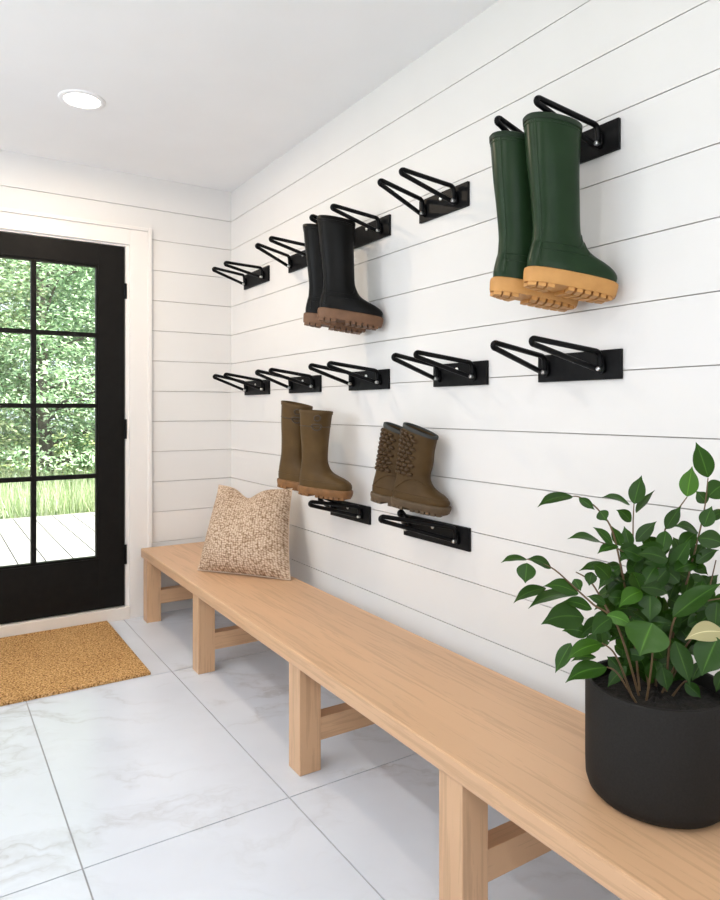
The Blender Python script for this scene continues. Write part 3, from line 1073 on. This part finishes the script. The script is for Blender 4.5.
# stems: way points given as sight line + depth
STEMS = [
    [(640, 700, 1.40), (634, 640, 1.40), (622, 572, 1.40), (612, 530, 1.39), (601, 513, 1.385), (592, 504, 1.38), (579, 497, 1.37), (573, 496.5, 1.37)],
    [(650, 700, 1.41), (641, 640, 1.42), (634, 580, 1.43), (633, 530, 1.43), (634, 504, 1.43)],
    [(656, 700, 1.42), (655, 620, 1.43), (658, 570, 1.43), (665, 530, 1.42), (674, 515, 1.41), (687, 497, 1.40)],
    [(664, 700, 1.42), (674, 630, 1.43), (690, 570, 1.42), (700, 530, 1.41), (705, 505, 1.41), (708, 478, 1.41)],
    [(640, 694, 1.38), (617, 625, 1.36), (594, 605, 1.35), (575, 588, 1.34), (552, 568, 1.33), (527, 559, 1.32)],
    [(612, 618, 1.36), (600, 596, 1.37), (589, 580, 1.38), (576, 572, 1.38)],
    [(660, 700, 1.39), (678, 660, 1.36), (694, 636, 1.34), (714, 628, 1.32)],
    [(666, 696, 1.40), (672, 626, 1.36), (690, 606, 1.34), (722, 598, 1.33)],
    [(634, 694, 1.37), (616, 656, 1.35), (602, 643, 1.34)],
    [(638, 697, 1.35), (618, 674, 1.34), (607, 667, 1.335)],
    [(646, 700, 1.36), (652, 660, 1.33), (652, 626, 1.31)],
    [(668, 702, 1.44), (690, 640, 1.46), (706, 600, 1.46), (716, 560, 1.46)],
    [(670, 700, 1.38), (682, 684, 1.36), (690, 680, 1.35)],
    [(628, 560, 1.40), (624, 552, 1.40), (608, 545, 1.39), (600, 542, 1.385)],
]


def stem(spec, r0=0.0026, r1=0.0012):
    pts = [at(*q) for q in spec]
    if spec[0][1] > 690:
        p = pts[0].copy()
        c = Vector((PC.x, PC.y, 0))
        h = Vector((p.x, p.y, 0)) - c
        if h.length > PR - 0.04: h = h.normalized() * (PR - 0.04)
        pts[0] = Vector((c.x + h.x, c.y + h.y, SZ - 0.004))
    path = catmull(pts, 6)
    m = len(path)
    mb = MB()
    mb.tube(path, [r0 + (r1 - r0) * i / (m - 1) for i in range(m)], 7)
    o = mb.build('stem', M['stem'], plant, 80)
    o.matrix_parent_inverse = pinv
    return path


paths = [stem(s) for s in STEMS]

SIDE = Vector((C_, -S_, 0))


def leaf(base, tip, w_app, m, rng, arch=0.10, fold=0.16, name='leaf', into=None):
    base, tip = Vector(base), Vector(tip)
    ln = (tip - base).length
    d = (tip - base).normalized()
    mid = (base + tip) / 2
    view = (Vector((0, 0, EYE)) - mid).normalized()
    w_real = max(w_app, 0.42 * ln)
    tilt = math.acos(max(0.1, min(1, w_app / w_real)))
    across = d.cross(view).normalized()      # lies in the picture plane
    nr = across.cross(d).normalized()
    if nr.dot(view) < 0: nr = -nr
    # lean the blade about its length so that its face turns upward
    sgn = 1 if (across.z >= 0) else -1
    q = Matrix.Rotation(tilt, 3, d)
    n_a = q @ nr; n_b = Matrix.Rotation(-tilt, 3, d) @ nr
    nrm = n_a if n_a.z > n_b.z else n_b
    wd = nrm.cross(d).normalized()
    NL, NW = 16, 6
    vs, uvs = [], []
    ph = rng.uniform(0, 6)
    bend = Vector((0, 0, 1)) * arch * ln
    bend -= d * bend.dot(d)
    for i in range(NL + 1):
        t = i / NL
        w = 0.5 * w_real * (math.sin(PI * t ** 0.78) ** 0.95) if 0 < t < 1 else 0.0005
        if t > 0.72: w *= 1 - 0.42 * math.sin(PI * min(1, (t - 0.72) / 0.28) * 0.5)
        c = base + d * ln * t + bend * 4 * t * (1 - t) * (0.6 + 0.4 * t)
        for j in range(NW + 1):
            s = 2 * j / NW - 1
            off = nrm * (fold * abs(s) ** 1.3 * w + 0.05 * w * math.sin(t * 9 + ph + 2 * s) * abs(s))
            vs.append(c + wd * w * s + off)
            uvs.append((j / NW, t))
    fs = [(i * (NW + 1) + j, i * (NW + 1) + j + 1, (i + 1) * (NW + 1) + j + 1, (i + 1) * (NW + 1) + j) for i in range(NL) for j in range(NW)]
    if into is not None:
        k0 = len(into[0])
        into[0].extend(tuple(v) for v in vs)
        into[1].extend(tuple(q + k0 for q in f) for f in fs)
        into[2].extend(uvs)
        return
    mesh_leaf(name, vs, fs, uvs, m)


def mesh_leaf(name, vs, fs, uvs, m):
    me = bpy.data.meshes.new(name)
    me.from_pydata([tuple(v) for v in vs], [], fs)
    uvl = me.uv_layers.new(name='UVMap')
    for l in me.loops: uvl.data[l.index].uv = uvs[l.vertex_index]
    me.shade_smooth()
    me.materials.append(m)
    o = bpy.data.objects.new(name, me)
    COL.objects.link(o)
    o.parent = plant
    o.matrix_parent_inverse = pinv
    return o


# (base px, tip px, apparent width px, depth at base, depth change to the tip, kind)
LV = [
    (708.3, 477.5, 695.8, 442, 19, 1.41, -.01, 0), (687, 496.7, 692.2, 466.3, 18, 1.40, 0, 1), (634, 504, 641.7, 475.3, 16, 1.43, 0, 0),
    (636, 513, 655, 490, 7, 1.43, .01, 0), (630, 505, 601.7, 497.5, 7, 1.42, -.01, 0), (631, 521.7, 616, 510, 11, 1.42, -.02, 0),
    (599.5, 511, 606.5, 521, 13, 1.38, -.01, 0), (636, 541.7, 656.7, 521.3, 13, 1.43, 0, 0), (666, 529, 681.3, 506, 13, 1.41, -.01, 0),
    (666, 531, 662, 555, 15, 1.41, -.02, 0), (660, 563, 641, 540, 14, 1.42, -.02, 0), (672, 570, 691, 539, 16, 1.41, -.02, 0),
    (698, 533, 674, 526.7, 10, 1.41, -.02, 0), (704, 527, 712, 506, 15, 1.40, 0, 0), (697.5, 538, 726, 546, 19, 1.39, -.02, 0),
    (706.7, 503, 696, 491, 13, 1.42, .01, 0), (708, 497, 728, 484, 20, 1.42, .01, 0), (696, 563, 719, 550, 12, 1.40, 0, 0),
    (691, 565, 708, 575, 11, 1.42, 0, 0), (692, 561, 706, 543, 15, 1.43, .01, 0), (621, 546, 611.7, 526, 11, 1.40, -.01, 0),
    (630, 548, 624, 526, 12, 1.42, .01, 0), (613, 545, 593, 527, 9, 1.39, -.01, 0), (618, 546, 597.4, 554, 9, 1.39, -.02, 0),
    (573, 496.6, 537.3, 507.4, 11, 1.37, -.01, 0), (579, 498, 594.7, 510, 9, 1.37, -.01, 0), (601, 542.3, 567.3, 539.2, 8, 1.385, -.01, 0),
    (527, 559.5, 500.8, 563, 7, 1.32, -.01, 0), (551.4, 568, 526, 559.5, 10, 1.33, -.01, 0), (527, 563, 525.2, 583.3, 19, 1.32, -.01, 0),
    (546, 588, 513.5, 603.3, 12, 1.33, -.01, 0), (578.5, 593.7, 543, 586.5, 15, 1.34, -.01, 0), (577, 593.7, 528, 609, 12, 1.34, -.02, 0),
    (592, 572, 589, 586, 12, 1.38, -.01, 0), (614.6, 570, 579, 571, 10, 1.39, -.01, 0), (574, 579, 581, 591, 11, 1.35, -.01, 0),
    (605.5, 604.5, 586.6, 596.4, 9, 1.36, 0, 0), (592, 609, 561, 602.7, 12, 1.35, 0, 0), (584, 617.5, 541, 624.5, 26, 1.35, -.02, 0),
    (589, 634, 562, 631, 15, 1.37, .01, 0), (571, 643, 555.3, 673, 14, 1.34, -.01, 0), (601.7, 643.3, 566.7, 661, 16, 1.335, -.02, 1),
    (596, 657, 571, 661.7, 8, 1.35, 0, 0), (606.7, 667.5, 565.3, 683, 18, 1.33, -.02, 0), (611, 618, 591.7, 636.3, 17, 1.34, -.02, 0),
    (606.7, 615, 633.3, 627.5, 14, 1.35, -.03, 1), (641.7, 591, 619, 607.5, 17, 1.38, -.03, 1), (626, 574, 607, 594, 16, 1.41, 0, 0),
    (650, 594, 650, 622, 21, 1.38, -.02, 0), (652, 623, 639.7, 656, 42, 1.31, -.02, 1), (673, 617, 722, 583, 20, 1.34, -.01, 0),
    (717, 602, 715, 629, 20, 1.33, -.01, 0), (724, 632, 685, 640, 20, 1.31, -.01, 2), (717.5, 637.5, 701.7, 676, 31, 1.30, -.01, 0),
    (675, 641, 690, 685, 20, 1.34, -.02, 0), (701, 662, 692, 681, 11, 1.33, 0, 0), (662, 667, 667.5, 691, 16, 1.36, -.01, 0),
    (685, 683, 701, 698, 13, 1.35, -.01, 0), (650, 663, 651, 682, 11, 1.38, 0, 0), (724, 670, 716, 692, 12, 1.34, 0, 0),
    (709, 520, 728, 512, 10, 1.42, .01, 0), (636, 545, 620, 562, 16, 1.41, -.02, 0), (640, 556, 628, 578, 15, 1.41, -.02, 0),
]
rng = random.Random(21)
for (bx, by, tx, ty, wpx, d, dd, kind) in LV:
    b_ = at(bx, by, d); t_ = at(tx, ty, d + dd)
    horiz = abs(t_.z - b_.z) < 0.6 * (t_ - b_).length
    leaf(b_, t_, wpx / FPX * d, (M['leaf'], M['leaf_young'], M['leaf_pale'])[kind], rng, 0.13 if horiz else 0.05, 0.30 if wpx > 40 else 0.16)
# the inner leaves of the bush
for k in range(36):
    while True:
        px, py = rng.uniform(596, 712), rng.uniform(545, 672)
        if ((px - 656) / 58) ** 2 + ((py - 606) / 66) ** 2 < 1: break
    d = rng.uniform(1.39, 1.50)
    a = rng.uniform(0, 2 * PI)
    ln = rng.uniform(24, 36)
    b_ = at(px, py, d); t_ = at(px + ln * math.cos(a), py + ln * math.sin(a) * 0.8 + 6, d + rng.uniform(-0.03, 0.02))
    leaf(b_, t_, rng.uniform(12, 19) / FPX * d, M['leaf'], rng, 0.10, 0.16)

inner = ([], [], [])
for k in range(170):
    while True:
        px, py = rng.uniform(592, 716), rng.uniform(540, 688)
        if ((px - 656) / 60) ** 2 + ((py - 618) / 68) ** 2 < 1: break
    d = rng.uniform(1.36, 1.53)
    a = rng.uniform(0, 2 * PI)
    ln = rng.uniform(20, 34)
    b_ = at(px, py, d); t_ = at(px + ln * math.cos(a), py + ln * math.sin(a) * 0.8 + 4, d + rng.uniform(-0.05, 0.05))
    leaf(b_, t_, rng.uniform(10, 17) / FPX * d, M['leaf'], rng, 0.10, 0.16, into=inner)
tag(mesh_leaf('inner_leaves', *inner, M['leaf']), kind='stuff')

# ------------------------------------------------------------------ outdoors, seen through the door
mb = MB(); mb.box(-25, 30, 3.947 + 0.14, 45, -0.60, -0.25)
tag(mb.build('ground', M['lawn']), kind='structure')
mb = MB()
x = -4.0
while x < 7.5:
    mb.box(x, x + 0.190, YD + 0.135, 8.35, -0.055, -0.02)
    x += 0.2
mb.box(-4.0, 7.5, 8.35, 8.375, -0.25, -0.02)
mb.box(-4.0, 7.5, YD + 0.135, 8.35, -0.25, -0.065)
tag(mb.build('deck_floor', M['deck']), kind='structure')


def quads(name, centers, dirs, widths, lens, m, parent=None, up=None):
    nq = len(centers)
    c = np.asarray(centers); d = np.asarray(dirs)
    u = np.asarray(up)
    s = np.cross(d, u); s /= (np.linalg.norm(s, axis=1, keepdims=True) + 1e-9)
    w = np.asarray(widths)[:, None]; l = np.asarray(lens)[:, None]
    v = np.stack([c, c + d * l * 0.45 + s * w, c + d * l, c + d * l * 0.45 - s * w], 1).reshape(-1, 3)
    me = bpy.data.meshes.new(name)
    me.vertices.add(nq * 4); me.vertices.foreach_set('co', v.ravel())
    me.loops.add(nq * 4); me.loops.foreach_set('vertex_index', np.arange(nq * 4))
    me.polygons.add(nq); me.polygons.foreach_set('loop_start', np.arange(nq) * 4)
    me.update(calc_edges=True)
    me.materials.append(m)
    o = bpy.data.objects.new(name, me)
    COL.objects.link(o)
    if parent: o.parent = parent
    return o


nr_ = np.random.RandomState(4)
# tall meadow grass behind the deck
ng = 30000
gx = nr_.uniform(-4, 8, ng); gy = 8.45 + nr_.uniform(0, 1, ng) ** 1.5 * 3.0
cen = np.stack([gx, gy, np.full(ng, -0.26)], 1)
dr = np.stack([nr_.normal(0, .22, ng), nr_.normal(0, .22, ng), np.ones(ng)], 1); dr /= np.linalg.norm(dr, axis=1, keepdims=True)
upv = np.stack([nr_.normal(0, 1, ng), nr_.normal(0, 1, ng), np.zeros(ng)], 1)
gr = quads('tall_grass', cen, dr, nr_.uniform(.002, .006, ng), nr_.uniform(.35, .80, ng), M['grass'], None, upv)
tag(gr, 'tall pale meadow grass beyond the wooden deck', 'grass', kind='stuff')


def tree(x, y, h, rad, z_low, seed, m, label, trunk_r=0.10, ncl=260, per=110):
    r = np.random.RandomState(seed)
    root = tag(empty('tree', (x, y, -0.25)), label, 'tree', 'trees beyond the deck')
    mb = MB()
    pts = [(0, 0, -0.02)]
    for k in range(1, 7):
        pts.append((r.uniform(-.07, .07) * k / 2, r.uniform(-.07, .07) * k / 2, h * 0.85 * k / 6))
    pth = catmull(pts, 4)
    mb.tube(pth, [trunk_r * (1 - 0.8 * i / (len(pth) - 1)) for i in range(len(pth))], 10)
    mb.build('trunk', M['trunk'], root, 60)
    cs, ds, us, ws, ls = [], [], [], [], []
    mbb = MB()
    for k in range(ncl):
        zz_ = z_low + (h - z_low) * r.uniform(0, 1)
        f = (zz_ - z_low) / (h - z_low)
        rr = rad * math.sqrt(max(0.05, 1 - (2 * f - 0.75) ** 2 / 1.75)) * math.sqrt(r.uniform(0.08, 1))
        a = r.uniform(0, 2 * PI)
        cx, cy = rr * math.cos(a), rr * math.sin(a)
        if k % 9 == 0 and rr > 0.5:
            mbb.tube([(0, 0, zz_ - 0.25 * rr), (cx * .5, cy * .5, zz_ - 0.08 * rr), (cx, cy, zz_)], [0.025, 0.016, 0.006], 6)
        p = r.normal(0, 1, (per, 3)) * np.array([0.26, 0.26, 0.075]) * (0.7 + 0.6 * r.uniform())
        p += np.array([cx, cy, zz_])
        p[:, 2] -= 0.18 * (np.hypot(p[:, 0] - cx, p[:, 1] - cy))
        dd = np.stack([math.cos(a) + r.normal(0, .8, per), math.sin(a) + r.normal(0, .8, per), r.normal(-.35, .35, per)], 1)
        dd /= np.linalg.norm(dd, axis=1, keepdims=True)
        uu = np.stack([r.normal(0, .45, per), r.normal(0, .45, per), np.ones(per)], 1)
        cs.append(p); ds.append(dd); us.append(uu)
        ws.append(r.uniform(.012, .024, per)); ls.append(r.uniform(.055, .11, per))
    quads('crown', np.concatenate(cs), np.concatenate(ds), np.concatenate(ws), np.concatenate(ls), m, root, np.concatenate(us))
    mbb.build('branches', M['trunk'], root, 60)
    return root


tree(1.50, 11.0, 6.0, 1.9, 0.75, 1, M['fol_a'], 'leafy tree whose trunk shows behind the right column of panes', 0.115, 460, 115)
tree(-0.35, 11.6, 5.6, 1.9, 0.5, 2, M['fol_b'], 'yellow-green tree at the left edge of the door glass', 0.10, 430, 115)
tree(3.30, 11.9, 6.2, 2.0, 0.5, 3, M['fol_c'], 'deeper green tree at the right edge of the door glass', 0.10, 430, 115)
tree(0.80, 14.6, 7.5, 2.4, 0.4, 5, M['fol_a'], 'tall tree further back, filling the left panes', 0.13, 460, 115)
tree(2.70, 15.5, 7.2, 2.4, 0.4, 6, M['fol_b'], 'tall tree furthest back, filling the upper right pane', 0.13, 460, 115)
